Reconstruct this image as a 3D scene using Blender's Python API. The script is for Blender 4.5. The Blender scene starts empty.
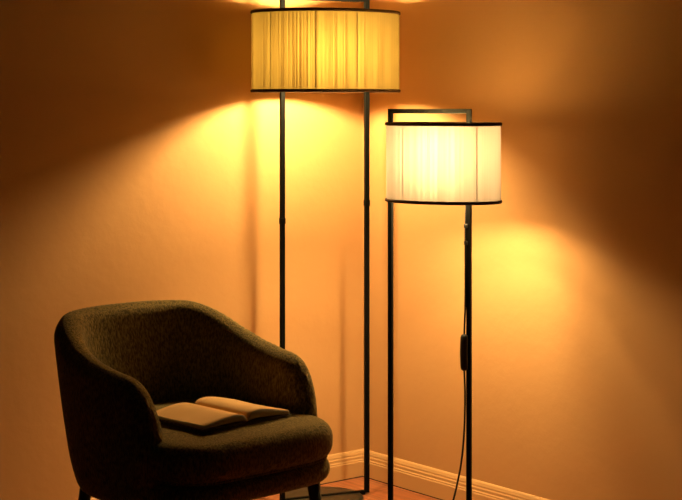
import bpy, bmesh, math, random
from mathutils import Vector, Matrix, noise
random.seed(4)
SC = bpy.context.scene
COL = SC.collection
F, CX, HY, H = 1550.0, 341.0, 102.0, 1.28      # focal length in pixels, principal column, horizon row, eye height

# ---------------------------------------------------------------- camera, world, exposure
cd = bpy.data.cameras.new('camera'); cam = bpy.data.objects.new('camera', cd); COL.objects.link(cam)
cam.location = (0, 0, H); cam.rotation_euler = (math.pi/2, 0, 0)
cd.sensor_width = 36; cd.lens = F/682*36; cd.shift_y = -(250-HY)/682
cd.clip_start = .05
SC.camera = cam
W = bpy.data.worlds.new('world'); SC.world = W; W.use_nodes = True
W.node_tree.nodes['Background'].inputs[0].default_value = (.5, .75, .45, 1)
W.node_tree.nodes['Background'].inputs[1].default_value = .004
SC.view_settings.view_transform = 'Standard'; SC.view_settings.look = 'None'
SC.view_settings.gamma = 1; SC.view_settings.use_curve_mapping = False
SC.view_settings.exposure = 0.0
TALL_POWER, SMALL_POWER, SMALL_UPPER = 640.0, 480.0, 1700.0          # bulb surface radiance
TALL_COL, SMALL_COL = (1, .655, .285), (1, .655, .285)

def at(px, py, Y):
    return Vector(((px-CX)/F*Y, Y, H-(py-HY)/F*Y))

# ---------------------------------------------------------------- materials
def mat(name, col=(.5, .5, .5), rough=.6, metal=0, spec=.5):
    m = bpy.data.materials.new(name); m.use_nodes = True
    b = m.node_tree.nodes['Principled BSDF']
    b.inputs['Base Color'].default_value = (*col, 1); b.inputs['Roughness'].default_value = rough
    b.inputs['Metallic'].default_value = metal; b.inputs['Specular IOR Level'].default_value = spec
    return m
def nd(m, t, **kw):
    n = m.node_tree.nodes.new(t)
    for k, v in kw.items(): setattr(n, k, v)
    return n
def lk(m, a, b): m.node_tree.links.new(a, b)
def mixcol(m, fac, a, b):
    n = nd(m, 'ShaderNodeMix', data_type='RGBA')
    if hasattr(fac, 'node'): lk(m, fac, n.inputs[0])
    else: n.inputs[0].default_value = fac
    n.inputs[6].default_value = (*a, 1); n.inputs[7].default_value = (*b, 1)
    return n.outputs[2]
def noise_bump(m, scale, strength, dist, detail=4, vec=None):
    nz = nd(m, 'ShaderNodeTexNoise'); nz.inputs['Scale'].default_value = scale; nz.inputs['Detail'].default_value = detail
    if vec: lk(m, vec, nz.inputs['Vector'])
    b = nd(m, 'ShaderNodeBump'); b.inputs['Strength'].default_value = strength; b.inputs['Distance'].default_value = dist
    lk(m, nz.outputs[0], b.inputs['Height']); lk(m, b.outputs[0], m.node_tree.nodes['Principled BSDF'].inputs['Normal'])
    return nz, b

def wall_mat():
    m = mat('plaster', (.70, .42, .20), .75, spec=.25)
    tc = nd(m, 'ShaderNodeTexCoord')
    nz, b = noise_bump(m, 26, .16, .008, 5, tc.outputs['Object'])
    n2 = nd(m, 'ShaderNodeTexNoise'); n2.inputs['Scale'].default_value = 2.3; n2.inputs['Detail'].default_value = 6
    lk(m, tc.outputs['Object'], n2.inputs['Vector'])
    c = mixcol(m, n2.outputs[0], (.52, .300, .118), (.57, .335, .140))
    lk(m, c, m.node_tree.nodes['Principled BSDF'].inputs['Base Color'])
    return m
def floor_mat():
    m = mat('wood_floor', (.3, .1, .04), .38)
    tc = nd(m, 'ShaderNodeTexCoord'); mp = nd(m, 'ShaderNodeMapping'); lk(m, tc.outputs['Object'], mp.inputs[0])
    mp.inputs['Rotation'].default_value = (0, 0, math.radians(51.2))
    br = nd(m, 'ShaderNodeTexBrick'); lk(m, mp.outputs[0], br.inputs[0])
    br.inputs['Color1'].default_value = (.46, .17, .07, 1); br.inputs['Color2'].default_value = (.36, .12, .045, 1)
    br.inputs['Mortar'].default_value = (.08, .03, .012, 1)
    br.inputs['Scale'].default_value = 1; br.inputs['Mortar Size'].default_value = .0015
    br.inputs['Brick Width'].default_value = 1.3; br.inputs['Row Height'].default_value = .12; br.inputs['Bias'].default_value = 0
    st = nd(m, 'ShaderNodeMapping'); lk(m, mp.outputs[0], st.inputs[0]); st.inputs['Scale'].default_value = (3, 60, 1)
    nz = nd(m, 'ShaderNodeTexNoise'); lk(m, st.outputs[0], nz.inputs[0]); nz.inputs['Scale'].default_value = 1; nz.inputs['Detail'].default_value = 5
    mx = nd(m, 'ShaderNodeMix', data_type='RGBA', blend_type='MULTIPLY'); mx.inputs[0].default_value = .8
    lk(m, br.outputs[0], mx.inputs[6]); cr = nd(m, 'ShaderNodeValToRGB'); lk(m, nz.outputs[0], cr.inputs[0])
    cr.color_ramp.elements[0].color = (.5, .5, .5, 1); cr.color_ramp.elements[0].position = .3; cr.color_ramp.elements[1].position = .65
    lk(m, cr.outputs[0], mx.inputs[7]); lk(m, mx.outputs[2], m.node_tree.nodes['Principled BSDF'].inputs['Base Color'])
    return m
def fabric_mat():
    m = mat('wool_fabric', (.1, .09, .05), .95, spec=.1)
    b = m.node_tree.nodes['Principled BSDF']
    tc = nd(m, 'ShaderNodeTexCoord'); mp = nd(m, 'ShaderNodeMapping'); lk(m, tc.outputs['Object'], mp.inputs[0])
    mp.inputs['Scale'].default_value = (1, 1, .38)
    nz, bp = noise_bump(m, 230, .7, .003, 2, mp.outputs[0])
    cr = nd(m, 'ShaderNodeValToRGB'); lk(m, nz.outputs[0], cr.inputs[0])
    cr.color_ramp.elements[0].position = .36; cr.color_ramp.elements[0].color = (.085, .066, .022, 1)
    cr.color_ramp.elements[1].position = .66; cr.color_ramp.elements[1].color = (.255, .180, .052, 1)
    lk(m, cr.outputs[0], b.inputs['Base Color'])
    b.inputs['Sheen Weight'].default_value = .12; b.inputs['Sheen Roughness'].default_value = .5
    b.inputs['Sheen Tint'].default_value = (.8, .75, .5, 1)
    return m
def shade_mat(name, lo, hi, refl):
    m = bpy.data.materials.new(name); m.use_nodes = True
    nt = m.node_tree; nt.nodes.remove(nt.nodes['Principled BSDF'])
    out = nt.nodes['Material Output']
    tc = nd(m, 'ShaderNodeTexCoord')
    sx = nd(m, 'ShaderNodeSeparateXYZ'); lk(m, tc.outputs['Object'], sx.inputs[0])
    a = nd(m, 'ShaderNodeMath', operation='ARCTAN2'); lk(m, sx.outputs['Y'], a.inputs[0]); lk(m, sx.outputs['X'], a.inputs[1])
    zz = nd(m, 'ShaderNodeMath', operation='MULTIPLY'); lk(m, sx.outputs['Z'], zz.inputs[0]); zz.inputs[1].default_value = .015
    cb = nd(m, 'ShaderNodeCombineXYZ'); lk(m, a.outputs[0], cb.inputs[0]); lk(m, zz.outputs[0], cb.inputs[1])
    n1 = nd(m, 'ShaderNodeTexNoise'); n1.inputs['Scale'].default_value = 40; n1.inputs['Detail'].default_value = 4; n1.inputs['Roughness'].default_value = .85
    n1.inputs['Distortion'].default_value = 0
    lk(m, cb.outputs[0], n1.inputs['Vector'])
    cr = nd(m, 'ShaderNodeValToRGB'); lk(m, n1.outputs[0], cr.inputs[0])
    cr.color_ramp.elements[0].position = .40; cr.color_ramp.elements[0].color = (*lo, 1)
    cr.color_ramp.elements[1].position = .60; cr.color_ramp.elements[1].color = (*hi, 1)
    tr = nd(m, 'ShaderNodeBsdfTranslucent'); lk(m, cr.outputs[0], tr.inputs[0])
    df = nd(m, 'ShaderNodeBsdfDiffuse'); df.inputs[0].default_value = (*refl, 1)
    mx = nd(m, 'ShaderNodeMixShader'); mx.inputs[0].default_value = .5
    lk(m, df.outputs[0], mx.inputs[1]); lk(m, tr.outputs[0], mx.inputs[2]); lk(m, mx.outputs[0], out.inputs[0])
    return m
def emit_mat(name, col, s):
    m = bpy.data.materials.new(name); m.use_nodes = True
    nt = m.node_tree; nt.nodes.remove(nt.nodes['Principled BSDF'])
    e = nd(m, 'ShaderNodeEmission'); e.inputs[0].default_value = (*col, 1); e.inputs[1].default_value = s
    lk(m, e.outputs[0], nt.nodes['Material Output'].inputs[0]); return m
def diffuser_mat():
    m = bpy.data.materials.new('added_white_diffuser'); m.use_nodes = True
    nt = m.node_tree; nt.nodes.remove(nt.nodes['Principled BSDF'])
    tr = nd(m, 'ShaderNodeBsdfTranslucent'); tr.inputs[0].default_value = (.88, .80, .62, 1)
    df = nd(m, 'ShaderNodeBsdfDiffuse'); df.inputs[0].default_value = (.5, .45, .34, 1)
    mx = nd(m, 'ShaderNodeMixShader'); mx.inputs[0].default_value = .6
    lk(m, df.outputs[0], mx.inputs[1]); lk(m, tr.outputs[0], mx.inputs[2]); lk(m, mx.outputs[0], nt.nodes['Material Output'].inputs[0])
    return m
def paper_mat():
    m = mat('printed_paper', (.72, .62, .42), .8, spec=.2)
    tc = nd(m, 'ShaderNodeTexCoord'); nz = nd(m, 'ShaderNodeTexNoise'); lk(m, tc.outputs['Object'], nz.inputs[0])
    nz.inputs['Scale'].default_value = 14
    c = mixcol(m, nz.outputs[0], (.80, .48, .17), (.90, .57, .23)); lk(m, c, m.node_tree.nodes['Principled BSDF'].inputs['Base Color'])
    return m
def page_edge_mat():
    m = mat('page_edges', (.5, .42, .28), .9)
    tc = nd(m, 'ShaderNodeTexCoord'); mp = nd(m, 'ShaderNodeMapping'); lk(m, tc.outputs['Object'], mp.inputs[0])
    mp.inputs['Scale'].default_value = (5, 5, 900); nz = nd(m, 'ShaderNodeTexNoise'); lk(m, mp.outputs[0], nz.inputs[0]); nz.inputs['Scale'].default_value = 1
    c = mixcol(m, nz.outputs[0], (.30, .24, .15), (.62, .52, .34)); lk(m, c, m.node_tree.nodes['Principled BSDF'].inputs['Base Color'])
    return m

M = dict(
    wall=wall_mat(), floor=floor_mat(), fabric=fabric_mat(),
    board=mat('painted_baseboard', (.60, .37, .155), .5, spec=.4),
    gap=mat('dark_joint', (.05, .025, .012), .9),
    ceiling=mat('ceiling_paint', (.5, .32, .17), .9),
    metal=mat('black_metal', (.003, .0035, .003), .6, spec=.05),
    plate=mat('black_plate', (.014, .015, .011), .36, spec=.5),
    rubber=mat('black_rubber', (.010, .010, .008), .6, spec=.3),
    trim=mat('dark_shade_trim', (.055, .028, .012), .8, spec=.1),
    wire=mat('shade_wire', (.07, .04, .015), .6),
    brass=mat('socket_brass', (.5, .36, .15), .35, 1),
    leg=mat('black_stained_wood', (.016, .015, .010), .5, spec=.3),
    welt=mat('dark_welt', (.040, .045, .026), .95, spec=.1),
    paper=paper_mat(), edges=page_edge_mat(), cover=mat('book_cover', (.10, .065, .035), .6),
    shade_tall=shade_mat('ochre_string_shade', (.019, .011, .002), (.072, .052, .011), (.34, .27, .12)),
    shade_small=shade_mat('cream_string_shade', (.044, .036, .029), (.074, .063, .052), (.36, .31, .23)),
    diffuser=diffuser_mat(),
    bulb_small_added=emit_mat('small_added_bulb_glow', SMALL_COL, SMALL_UPPER),
    bulb_tall=emit_mat('tall_bulb_glow', TALL_COL, TALL_POWER), bulb_small=emit_mat('small_bulb_glow', SMALL_COL, SMALL_POWER),
)

# ---------------------------------------------------------------- helpers
def obj(name, bm, m, parent=None, smooth=True, bevel=0, loc=None):
    me = bpy.data.meshes.new(name); bmesh.ops.recalc_face_normals(bm, faces=bm.faces)
    bm.to_mesh(me); bm.free()
    for p in me.polygons: p.use_smooth = smooth
    for x in (m if isinstance(m, (list, tuple)) else [m]): me.materials.append(x)
    o = bpy.data.objects.new(name, me); COL.objects.link(o)
    if parent: o.parent = parent
    if loc: o.location = loc
    if bevel:
        b = o.modifiers.new('bevel', 'BEVEL'); b.width = bevel; b.segments = 2; b.limit_method = 'ANGLE'
    return o
def thing(name, label, cat, loc=(0, 0, 0), rz=0):
    o = bpy.data.objects.new(name, None); COL.objects.link(o)
    o.empty_display_size = .1; o.location = loc; o.rotation_euler = (0, 0, rz)
    o['label'] = label; o['category'] = cat
    return o
def structure(name, bm, m, parent=None, **kw):
    o = obj(name, bm, m, parent, **kw)
    if not parent: o['kind'] = 'structure'
    return o
def box(bm, c, s, rz=0):
    r = bmesh.ops.create_cube(bm, size=1)
    mt = Matrix.Translation(Vector(c)) @ Matrix.Rotation(rz, 4, 'Z') @ Matrix.Diagonal((*s, 1))
    bmesh.ops.transform(bm, matrix=mt, verts=r['verts']); return r['verts']
def bar(bm, a, b, r0, r1=None, seg=12):
    a, b = Vector(a), Vector(b); r1 = r0 if r1 is None else r1
    d = b-a; q = d.to_track_quat('Z', 'Y').to_matrix().to_4x4()
    r = bmesh.ops.create_cone(bm, cap_ends=True, segments=seg, radius1=r0, radius2=r1, depth=d.length)
    bmesh.ops.transform(bm, matrix=Matrix.Translation((a+b)/2) @ q, verts=r['verts'])
def tube(bm, pts, rad, seg=8, closed=False):
    pts = [Vector(p) for p in pts]; n = len(pts); rings = []
    for i, p in enumerate(pts):
        if closed: t = pts[(i+1) % n]-pts[i-1]
        else: t = pts[min(i+1, n-1)]-pts[max(i-1, 0)]
        t.normalize(); up = Vector((0, 0, 1)) if abs(t.z) < .9 else Vector((1, 0, 0))
        u = t.cross(up).normalized()
        if i and rings and False: pass
        v = u.cross(t); r = rad(i/(n-1)) if callable(rad) else rad
        rings.append([bm.verts.new(p+u*math.cos(2*math.pi*k/seg)*r+v*math.sin(2*math.pi*k/seg)*r) for k in range(seg)])
    for i in range(n if closed else n-1):
        A, B = rings[i], rings[(i+1) % n]
        off = min(range(seg), key=lambda s: (A[0].co-B[s].co).length)
        for k in range(seg): bm.faces.new((A[k], A[(k+1) % seg], B[(k+1+off) % seg], B[(k+off) % seg]))
    if not closed: bm.faces.new(rings[0]); bm.faces.new(rings[-1])
def catmull(P, n=12):
    P = [Vector(p) for p in P]; Q = [P[0]*2-P[1]]+P+[P[-1]*2-P[-2]]; out = []
    for i in range(1, len(Q)-2):
        for k in range(n):
            t = k/n; a, b, c, d = Q[i-1], Q[i], Q[i+1], Q[i+2]
            out.append(.5*((2*b)+(c-a)*t+(2*a-5*b+4*c-d)*t*t+(3*b-a-3*c+d)*t**3))
    return out+[P[-1]]
def grid(bm, rows, closed_u=False):
    V = [[bm.verts.new(p) for p in r] for r in rows]
    for i in range(len(V)-1):
        n = len(V[i])
        for j in range(n if closed_u else n-1):
            bm.faces.new((V[i][j], V[i][(j+1) % n], V[i+1][(j+1) % n], V[i+1][j]))
    return V

# ---------------------------------------------------------------- room: floor, two walls meeting in the corner
CR = at(363, 475, F*H/373.0)                    # foot of the corner
CR.z = 0
RD = Vector((.6265, -.7793, 0))                 # along the right wall, towards the viewer
LD = Vector((-.7793, -.6265, 0))                # along the left wall, towards the viewer
WL, WH = 4.6, 2.6
def slab(a, d, n, L, hgt, t):                   # wall slab starting at a, running along d, thickness behind it (away from n)
    bm = bmesh.new()
    p = [a, a+d*L, a+d*L-n*t, a-n*t]
    lo = [bm.verts.new(q) for q in p]; hi = [bm.verts.new(q+Vector((0, 0, hgt))) for q in p]
    bm.faces.new(lo); bm.faces.new(hi)
    for i in range(4): bm.faces.new((lo[i], lo[(i+1) % 4], hi[(i+1) % 4], hi[i]))
    return bm
structure('wall_left', slab(CR-LD*.12, LD, RD, WL+.12, WH, .12), M['wall'], smooth=False)
structure('wall_right', slab(CR, RD, LD, WL, WH, .12), M['wall'], smooth=False)
def quad_slab(z0, z1):
    bm = bmesh.new(); e = .12
    p = [CR-LD*e-RD*e, CR+LD*WL-RD*e, CR+LD*WL+RD*WL, CR+RD*WL-LD*e]
    lo = [bm.verts.new((q.x, q.y, z0)) for q in p]; hi = [bm.verts.new((q.x, q.y, z1)) for q in p]
    bm.faces.new(lo); bm.faces.new(hi)
    for i in range(4): bm.faces.new((lo[i], lo[(i+1) % 4], hi[(i+1) % 4], hi[i]))
    return bm
structure('floor', quad_slab(-.05, 0), M['floor'], smooth=False)
PROF = [(0, .003), (.0165, .003), (.0165, .051), (.0145, .054), (.0145, .058), (.0118, .061), (.0118, .069), (.0095, .073),
        (.0095, .078), (.0065, .086), (.0035, .0895), (0, .0905)]
def baseboard(name, d, n, mitre_n):
    bm = bmesh.new()
    A = [bm.verts.new(CR+n*t+d*t+Vector((0, 0, z))) for t, z in PROF]
    B = [bm.verts.new(CR+n*t+d*WL+Vector((0, 0, z))) for t, z in PROF]
    for i in range(len(PROF)-1): bm.faces.new((A[i], A[i+1], B[i+1], B[i]))
    bm.faces.new(A); bm.faces.new(B)
    structure(name, bm, M['board'], smooth=False)
    g = bmesh.new()
    q = [CR+n*.0+d*.0, CR+n*.018+d*.018, CR+n*.018+d*WL, CR+d*WL]
    lo = [g.verts.new((v.x, v.y, .0)) for v in q]; hi = [g.verts.new((v.x, v.y, .003)) for v in q]
    g.faces.new(lo); g.faces.new(hi)
    for i in range(4): g.faces.new((lo[i], lo[(i+1) % 4], hi[(i+1) % 4], hi[i]))
    return g
g1 = baseboard('baseboard_left', LD, RD, 1); structure('trim_1', g1, M['gap'], smooth=False)
g2 = baseboard('baseboard_right', RD, LD, 1); structure('trim_2', g2, M['gap'], smooth=False)

# ---------------------------------------------------------------- floor lamps
def frame_lamp(name, label, base, rz, w, top, ps, sh_c, sh_a, sh_b, sh_rz, z0, z1, smat, bmat, bulb_z, strut_px, disc_r, disc_off, bulb_fwd=.0, lid=None, upper=None):
    """base: middle of the frame on the floor; w: distance between the post axes; sh_c: shade centre (world)"""
    t = thing(name, label, 'floor lamp', base, rz)
    inv = Matrix.Rotation(-rz, 3, 'Z')
    for s in (-1, 1):
        bm = bmesh.new(); box(bm, (s*w/2, 0, top/2+.003), (ps, ps, top-.006)); obj('post', bm, M['metal'], t, False, .0012)
    bm = bmesh.new(); box(bm, (0, 0, top-ps/2), (w-ps, ps, ps)); obj('top_bar', bm, M['metal'], t, False, .0012)
    bm = bmesh.new(); box(bm, (0, 0, ps/2), (w-ps, ps*.98, ps*.9)); obj('foot_bar', bm, M['metal'], t, False, .0012)
    bm = bmesh.new(); N = 64
    pr = [(.0, 0), (disc_r, 0), (disc_r, .006), (disc_r-.003, .009), (disc_r*.6, .0105), (0, .011)]
    V = [[bm.verts.new((disc_off[0]+r*math.cos(2*math.pi*k/N), disc_off[1]+r*math.sin(2*math.pi*k/N), z)) for k in range(N)] for r, z in pr[1:-1]]
    for i in range(len(V)-1):
        for k in range(N): bm.faces.new((V[i][k], V[i][(k+1) % N], V[i+1][(k+1) % N], V[i+1][k]))
    bm.faces.new(V[0]); bm.faces.new(V[-1]); obj('base_plate', bm, M['plate'], t)
    # shade centre in lamp space
    c = inv @ (Vector((sh_c[0], sh_c[1], 0))-Vector((base[0], base[1], 0))); c.z = 0
    lr = sh_rz-rz
    def ell(a, b, ang):
        p = Vector((a*math.cos(ang), b*math.sin(ang), 0)); p.rotate(Matrix.Rotation(lr, 3, 'Z')); return c+p
    # fabric: one open tube of drawn strings, its own origin at the shade's centre
    bm = bmesh.new(); N = 360; rows = []
    th = .0022
    def ring(a, b, z, rip=0):
        return [Vector(((a+rip*math.sin(k*math.pi))*math.cos(2*math.pi*k/N), (b)*math.sin(2*math.pi*k/N), z)) for k in range(N)]
    bm2 = bmesh.new()
    grid(bm2, [ring(sh_a-.0015, sh_b-.0015, z0+.004+(z1-z0-.008)*i/6) for i in range(7)], True)
    f = obj('lamp_shade', bm2, smat, t, loc=c); f.rotation_euler = (0, 0, lr); bm.free()
    for nm, z in (('upper_rim', z1), ('lower_rim', z0)):
        bm = bmesh.new(); N = 96; hh = .0048; rr = []
        for dr, dz in ((.0, -hh), (.0022, -hh*.6), (.0022, hh*.6), (0, hh), (-.004, hh), (-.004, -hh)):
            rr.append([Vector(((sh_a+dr)*math.cos(2*math.pi*k/N), (sh_b+dr)*math.sin(2*math.pi*k/N), z+dz)) for k in range(N)])
        rr.append(rr[0]); V = grid(bm, rr, True); bmesh.ops.remove_doubles(bm, verts=bm.verts, dist=1e-6)
        r = obj(nm, bm, M['trim'], f)
    # upright wires that keep the two hoops apart
    for u in strut_px:                      # fraction of the half width, front side; then the mirrored back ones
        best = min(range(720), key=lambda k: abs((Matrix.Rotation(rz, 3, 'Z') @ (ell(sh_a-.003, sh_b-.003, k*math.pi/360)-c)).x-u) + (0 if (Matrix.Rotation(rz, 3, 'Z') @ (ell(1, 1, k*math.pi/360)-c)).y < 0 else 9))
        for k in (best, best+360):
            p = Vector(((sh_a-.0032)*math.cos(k*math.pi/360), (sh_b-.0032)*math.sin(k*math.pi/360), 0))
            bm = bmesh.new(); bar(bm, (p.x, p.y, z0), (p.x, p.y, z1), .0013, seg=6); obj('shade_wire', bm, M['wire'], f)
    # a socket arm from the frame carries the socket and globe bulb; short brackets hold both hoops
    br_, fw = .038 if upper else .050, bulb_fwd
    bc = c+Matrix.Rotation(-rz, 3, 'Z') @ Vector((0, -fw, 0)); zs = min(bulb_z+br_+(.022 if upper else .045), z1-.012)
    bm = bmesh.new(); box(bm, (0, 0, zs), (w-ps, .006, .006)); bar(bm, (0, 0, zs), (bc.x, bc.y, zs), .003, seg=10); obj('socket_arm', bm, M['metal'], t)
    for s_ in (-1, 1):
        p = Vector((s_*w/2, 0, 0)); q = (p-c); q.rotate(Matrix.Rotation(-lr, 3, 'Z')); k = 1/math.sqrt((q.x/sh_a)**2+(q.y/sh_b)**2)
        e = c+(p-c)*k*.995
        for z in (z0+.003, z1-.003):
            bm = bmesh.new(); bar(bm, (p.x, p.y, z), (e.x, e.y, z), .0028, seg=8); obj('hoop_bracket', bm, M['metal'], t)
    bm = bmesh.new(); bar(bm, (bc.x, bc.y, bulb_z+br_-.004), (bc.x, bc.y, zs+.004), .015, .013, seg=20); obj('socket', bm, M['metal'], t)
    bm = bmesh.new(); bmesh.ops.create_uvsphere(bm, u_segments=24, v_segments=16, radius=br_)
    for v in bm.verts:
        if v.co.z > .012: k = 1-.45*((v.co.z-.012)/(br_-.012))**2; v.co.x *= k; v.co.y *= k
    obj('light_bulb', bm, bmat, t, loc=(bc.x, bc.y, bulb_z))
    if upper:                               # second, smaller bulb above the socket, unseen, added to brighten the wall above
        bm = bmesh.new(); bmesh.ops.create_uvsphere(bm, u_segments=20, v_segments=12, radius=.022)
        obj('light_bulb', bm, upper, t, loc=(bc.x, bc.y, zs+.022))
    if lid:  # unseen translucent lid, added to soften the light thrown upward
        lb = bmesh.new(); N = 96
        R0 = [[Vector(((sh_a-.004)*q*math.cos(2*math.pi*k/N), (sh_b-.004)*q*math.sin(2*math.pi*k/N), z1-.002)) for k in range(N)] for q in (.02, .5, 1)]
        V = grid(lb, R0, True); lb.faces.new(V[0])
        obj('added_top_diffuser', lb, lid, f, False)
    return t, c

# tall lamp
YL, YR = 4.945, 5.06
pL, pR = at(282.4, 0, YL), at(366.8, 0, YR)
base = (pL+pR)/2; base.z = 0
rz = math.atan2(pR.y-pL.y, pR.x-pL.x); wT = math.hypot(pR.x-pL.x, pR.y-pL.y)
YS = 4.90; sc = at(326, 0, YS)
topT = H+(HY-1.9)/F*YR+.0145
zr0, zr1 = at(0, 90.5, YS-.19).z, at(0, 9.5, YS-.19).z
dd = Matrix.Rotation(-rz, 3, 'Z') @ (at(322, 0, 4.995).xyz-base); 
tall, cT = frame_lamp('floor_lamp', 'tall black frame floor lamp with ochre string shade, behind the armchair', base, rz, wT, topT, .0145,
    (sc.x, sc.y), .2435, .20, math.radians(28), zr0, zr1, M['shade_tall'], M['bulb_tall'], at(0, 52, YS).z,
    [-.167, -.03, .097], .134, (dd.x, dd.y), .06)
# joint sleeves on the tall lamp's posts
for s, py, Y in ((-1, 221, YL), (1, 203, YR)):
    bm = bmesh.new(); box(bm, (s*wT/2, 0, at(0, py, Y).z), (.0175, .0175, .02)); obj('post_joint', bm, M['metal'], tall, False, .002)

# small lamp
Ya, Yb = 4.61, 4.50
qL, qR = at(390.6, 0, Ya), at(469, 0, Yb)
base2 = (qL+qR)/2; base2.z = 0
rz2 = math.atan2(qR.y-qL.y, qR.x-qL.x); w2 = math.hypot(qR.x-qL.x, qR.y-qL.y)
YS2 = 4.545; sc2 = at(443, 0, YS2)
small, cS = frame_lamp('floor_lamp', 'shorter black frame floor lamp with pale cream string shade, nearer the right wall', base2, rz2, w2,
    at(0, 108.8, Ya).z, .0135, (sc2.x, sc2.y), .18, .13, math.radians(-33), at(0, 203.3, YS2-.13).z, at(0, 124.6, YS2-.13).z,
    M['shade_small'], M['bulb_small'], at(0, 170, YS2).z, [-.119, .086], .12, (0, 0), .04, M['diffuser'], M['bulb_small_added'])

# ---------------------------------------------------------------- cord of the small lamp (clipped to its right post)
def loc2(p):
    return Matrix.Rotation(-rz2, 3, 'Z') @ (Vector(p)-base2)
cp = [at(x, y, Y) for x, y, Y in ((466.5, 200, 4.502), (465.6, 222, 4.50), (465.3, 240, 4.498), (465.4, 262, 4.498), (465.3, 300, 4.496),
      (464.2, 335, 4.494), (463.9, 352, 4.493), (464.2, 370, 4.492), (465.0, 395, 4.49), (464.2, 430, 4.49), (461.6, 460, 4.49), (457.6, 482, 4.485), (453.3, 500, 4.47), (446.5, 522, 4.44))]
end = cp[-1]
cp += [Vector((.275, 4.36, .012)), Vector((.255, 4.27, .0035)), Vector((.30, 4.12, .0035)), Vector((.42, 3.98, .0035)), Vector((.56, 3.90, .0035))]
cord = bmesh.new(); tube(cord, [loc2(p) for p in catmull(cp, 8)], .0030, 8)
co = obj('power_cord', cord, M['rubber'], small)
bm = bmesh.new(); tube(bm, [loc2(p) for p in catmull([at(463.9+.4*abs(y-352)/18, y, 4.493) for y in (334, 340, 352, 364, 371)], 5)],
                       lambda u: .0088*(max(0.0, 1-(2*u-1)**6))**.5+.0028, 12)
obj('cord_switch', bm, M['rubber'], co)
for y in (226, 243):
    bm = bmesh.new(); p = loc2(at(466.3, y, 4.50)); box(bm, p, (.013, .010, .012)); obj('cord_clip', bm, M['rubber'], co, False, .002)
bm = bmesh.new(); q = loc2((.56, 3.90, .012)); box(bm, q, (.045, .024, .022), -rz2-.6); obj('plug', bm, M['rubber'], co, False, .006)

# ---------------------------------------------------------------- armchair
FA = math.radians(43)
CH = thing('armchair', 'dark olive wool tub armchair with low sloping arms, open book on its seat', 'armchair', (-.417, 4.03, 0), FA)
# local frame: x to the viewer's right, -y is the front (rotated by FA)
def path_raw(n=400):
    """mid line of the shell, from one arm's front round the back to the other; local coords with front at -y"""
    pts = []
    HWx, yb = .272, .268
    a = [(HWx-.006, -.258), (HWx+.000, -.15), (HWx+.004, -.05)]
    cur = [Vector((x, y)) for x, y in a]
    for k in range(1, 60):
        th = math.pi*k/60; c, s = math.cos(th), math.sin(th)
        cur.append(Vector(((HWx+.004)*math.copysign(abs(c)**(2/2.9), c), -.05+(yb+.05)*abs(s)**(2/2.9))))
    cur += [Vector((-x, y)) for x, y in reversed(a)]
    L = [0]
    for i in range(1, len(cur)): L.append(L[-1]+(cur[i]-cur[i-1]).length)
    out = []; j = 0
    for k in range(n+1):
        s = L[-1]*k/n
        while j < len(L)-2 and L[j+1] < s: j += 1
        f = (s-L[j])/(L[j+1]-L[j]); out.append(cur[j].lerp(cur[j+1], f))
    for _ in range(14): out = [out[0]]+[(out[i-1]+out[i]*2+out[i+1])/4 for i in range(1, n)]+[out[-1]]
    return out, L[-1]
PATH, PLEN = path_raw()
def smooth(a, b, x):
    x = min(1, max(0, (x-a)/(b-a))); return x*x*(3-2*x)
ZB = .295
def top_h(u):                                 # u in -1..1
    a = abs(u)
    h = .742-.008*(a/.3)**2 if a < .3 else .734
    h = .731-.014*min(a, .5)**2/.25-.076*smooth(.26, .66, a)-.026*smooth(.55, .85, a)
    e = .80
    if a > e: h = ZB+(h-ZB)*max(0, 1-((a-e)/(1-e))**2.3)**(1/2.3)
    return h
def mid(u, z):
    i = (u+1)/2*(len(PATH)-1); j = min(int(i), len(PATH)-2); p = PATH[j].lerp(PATH[j+1], i-j)
    k = (z-ZB)/(.74-ZB)
    sc_ = .81+.19*min(1, k*1.05)**.75 if k > 0 else .81
    if z < ZB+.10: sc_ -= .05*((ZB+.10-z)/.10)**2
    back = max(0, min(1, (p.y+.05)/.2))
    return Vector((p.x*(1-(1-sc_)*.8), p.y*(1-(1-sc_)*(.2+1.5*back)), z))
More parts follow.
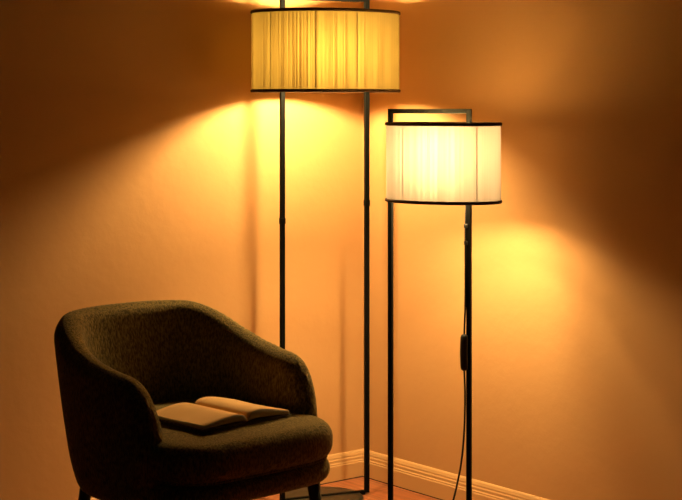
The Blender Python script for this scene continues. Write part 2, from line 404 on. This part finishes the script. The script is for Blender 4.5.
def shell(T=.036, RR=.040):
    NU, NV = 220, 44
    us = [math.sin(math.pi/2*(2*i/NU-1))*.5+.5*(2*i/NU-1) for i in range(NU+1)]
    us = [max(-1, min(1, u)) for u in us]
    bd = []                                    # outline in the flattened (s, z) sheet
    for i in range(801):
        a = -1+2*i/800; a = math.copysign(1-(1-abs(a))**1.6, a); bd.append((a*PLEN/2, top_h(a)))
    R1, R2 = [], []
    for j in range(NV+1):
        v = math.sin(math.pi/2*j/NV)**1.0; r1, r2 = [], []
        for u in us:
            h = top_h(u); z = ZB+(h-ZB)*v
            if j == NV: d = 0
            else:
                s = u*PLEN/2; d = min((s-x)**2+(z-y)**2 for x, y in bd[::2])**.5
            d = min(d, (z-ZB)+.010)
            t = T*math.sqrt(max(0, 1-(1-min(1, d/RR))**2))
            if j == NV: t = 0
            e = .004; P = mid(u, z); du = mid(min(1, u+e), z)-mid(max(-1, u-e), z); dz = mid(u, z+.004)-mid(u, z-.004)
            n = du.cross(dz).normalized() if du.length > 1e-9 else Vector((0, 0, 1))
            lump = .0015*noise.noise(Vector((u*4, z*7, 1)))
            r1.append(P+n*(t+lump)); r2.append(P-n*(t*1.12-lump))
        R1.append(r1); R2.append(r2)
    bm = bmesh.new(); grid(bm, R1); grid(bm, R2)
    # close the bottom
    A = [bm.verts.new(p) for p in R1[0]]; B = [bm.verts.new(p) for p in R2[0]]
    for i in range(len(A)-1): bm.faces.new((A[i], A[i+1], B[i+1], B[i]))
    bmesh.ops.remove_doubles(bm, verts=bm.verts, dist=2e-4)
    return bm
obj('backrest_shell', shell(), M['fabric'], CH)

def outline(hw, yf, yb_, n_f, n_b, bow=0, N=160):
    out = []
    for k in range(N):
        th = 2*math.pi*k/N; c, s = math.cos(th), math.sin(th)
        if s >= 0: p = Vector((hw*math.copysign(abs(c)**(2/n_b), c), yb_*abs(s)**(2/n_b), 0))
        else: p = Vector((hw*math.copysign(abs(c)**(2/n_f), c), -yf*abs(s)**(2/n_f), 0))
        out.append(p)
    return out
def pad(O, z0, z1, r, crown=0, inset=1.0):
    """rounded pad: O the outline, r the edge radius"""
    rows = []; K = 10
    def ringat(off, z):
        L = []
        for i, p in enumerate(O):
            t = (O[(i+1) % len(O)]-O[i-1]).normalized(); n = Vector((t.y, -t.x, 0)); L.append(Vector((p.x, p.y, 0))+n*(-off)+Vector((0, 0, z)))
        return L
    prof = []
    for k in range(K+1):
        a = math.pi/2*k/K; prof.append((r*(1-math.sin(a)), z0+r*(1-math.cos(a))))
    for k in range(K+1):
        a = math.pi/2*k/K; prof.append((r*(1-math.cos(a)), z1-r*(1-math.sin(a))))
    rows = [ringat(o, z) for o, z in prof]
    last = rows[-1]; c = sum((Vector(p) for p in last), Vector())/len(last)
    for k in range(1, 14):
        f = 1-k/14; rows.append([Vector((c.x+(p.x-c.x)*f, c.y+(p.y-c.y)*f, p.z+crown*(1-f*f))) for p in last])
    bm = bmesh.new(); V = grid(bm, rows, True); bm.faces.new(V[0]); bm.faces.new(V[-1])
    for v in bm.verts: v.co += Vector((0, 0, .0016*noise.noise(v.co*9)))
    return bm, ringat
SO = outline(.280, .374, .200, 4.6, 2.6)
bm, ra = pad(SO, .372, .470, .042, crown=.012)
cush = obj('seat_cushion', bm, M['fabric'], CH)
w = bmesh.new(); tube(w, [p for p in ra(.016, .379)], .003, 6, True); obj('cushion_welt', w, M['fabric'], cush)
BO = outline(.278, .366, .20, 4.5, 2.6)
bm, _ = pad(BO, .318, .376, .028)
obj('seat_base', bm, M['fabric'], CH)
for x, y in ((.200, -.290), (-.205, -.285), (.175, .16), (-.175, .16)):
    bm = bmesh.new(); k = 1.12 if y < 0 else 1.22; bar(bm, (x*k, y*k, 0.0), (x, y, .33), .0100, .0175, 18)
    obj('leg', bm, M['leg'], CH)

# ---------------------------------------------------------------- open book on the seat
bz = .484
bp = at(223.5, 0, 1.0); YBK = 3.925
BC = Vector(((219.5-CX)/F*YBK, YBK, bz))
sp = Vector((.73, -.683, 0)); brz = math.atan2(sp.y, sp.x)          # spine direction
BK = thing('open_book', 'open book with cream pages lying face up on the seat cushion', 'book', BC, brz)
BK.rotation_euler = (math.radians(-1.0), math.radians(1), brz)
SL, PW = .205, .148
def page_top(x, side, th, full):             # x 0..1 from gutter to the fore-edge: height of the page surface
    return .004+th*(min(1, x/.07)**.6)*(1-.15*x)+full*math.sin(math.pi*min(1, x*1.02)**.62)*.9*(1-x*.3)
for side, nm, th, arch in ((1, 'far_pages', .0085, .020), (-1, 'near_pages', .0075, .016)):
    bm = bmesh.new(); NX, NS = 36, 10; T, B = [], []
    for j in range(NS+1):
        s = -SL/2+SL*j/NS; rt, rb = [], []
        for i in range(NX+1):
            x = i/NX; zt = page_top(x, side, th, arch); y = side*(.001+x*PW*(1-.03))
            lift = arch*math.sin(math.pi*x**.62)*.45*(1-x*.3)
            tw = .0012*math.sin(j*.5+x*3)*x
            rt.append(Vector((s, y, zt+tw))); rb.append(Vector((s, y+side*.004*x, .0035+lift*.55)))
        T.append(rt); B.append(rb)
    V1, V2 = grid(bm, T), grid(bm, B)
    for f in bm.faces: f.material_index = 0
    def side_face(a, b):
        for i in range(len(a)-1): bm.faces.new((a[i], a[i+1], b[i+1], b[i])).material_index = 1
    side_face(V1[0], V2[0]); side_face(V1[-1], V2[-1])
    side_face([r[-1] for r in V1], [r[-1] for r in V2]); side_face([r[0] for r in V1], [r[0] for r in V2])
    o = obj('page_block', bm, [M['paper'], M['edges']], BK, True)
bm = bmesh.new(); rows = []
for j in (0, 1):
    s = (-1 if j == 0 else 1)*(SL/2+.003)
    for dz in (0,): pass
    rows.append([Vector((s, y, .0018+(.002 if abs(y) < .01 else .0)+.0*abs(y))) for y in [(-PW-.004)+(2*PW+.008)*i/40 for i in range(41)]])
V1 = grid(bm, rows); lo = [[Vector((v.co.x, v.co.y, v.co.z-.0016)) for v in r] for r in V1]; V2 = grid(bm, lo)
for a, b in ((V1[0], V2[0]), (V1[1], V2[1])):
    for i in range(40): bm.faces.new((a[i], a[i+1], b[i+1], b[i]))
for e in (0, 40): bm.faces.new((V1[0][e], V1[1][e], V2[1][e], V2[0][e]))
obj('book_cover', bm, M['cover'], BK, False)
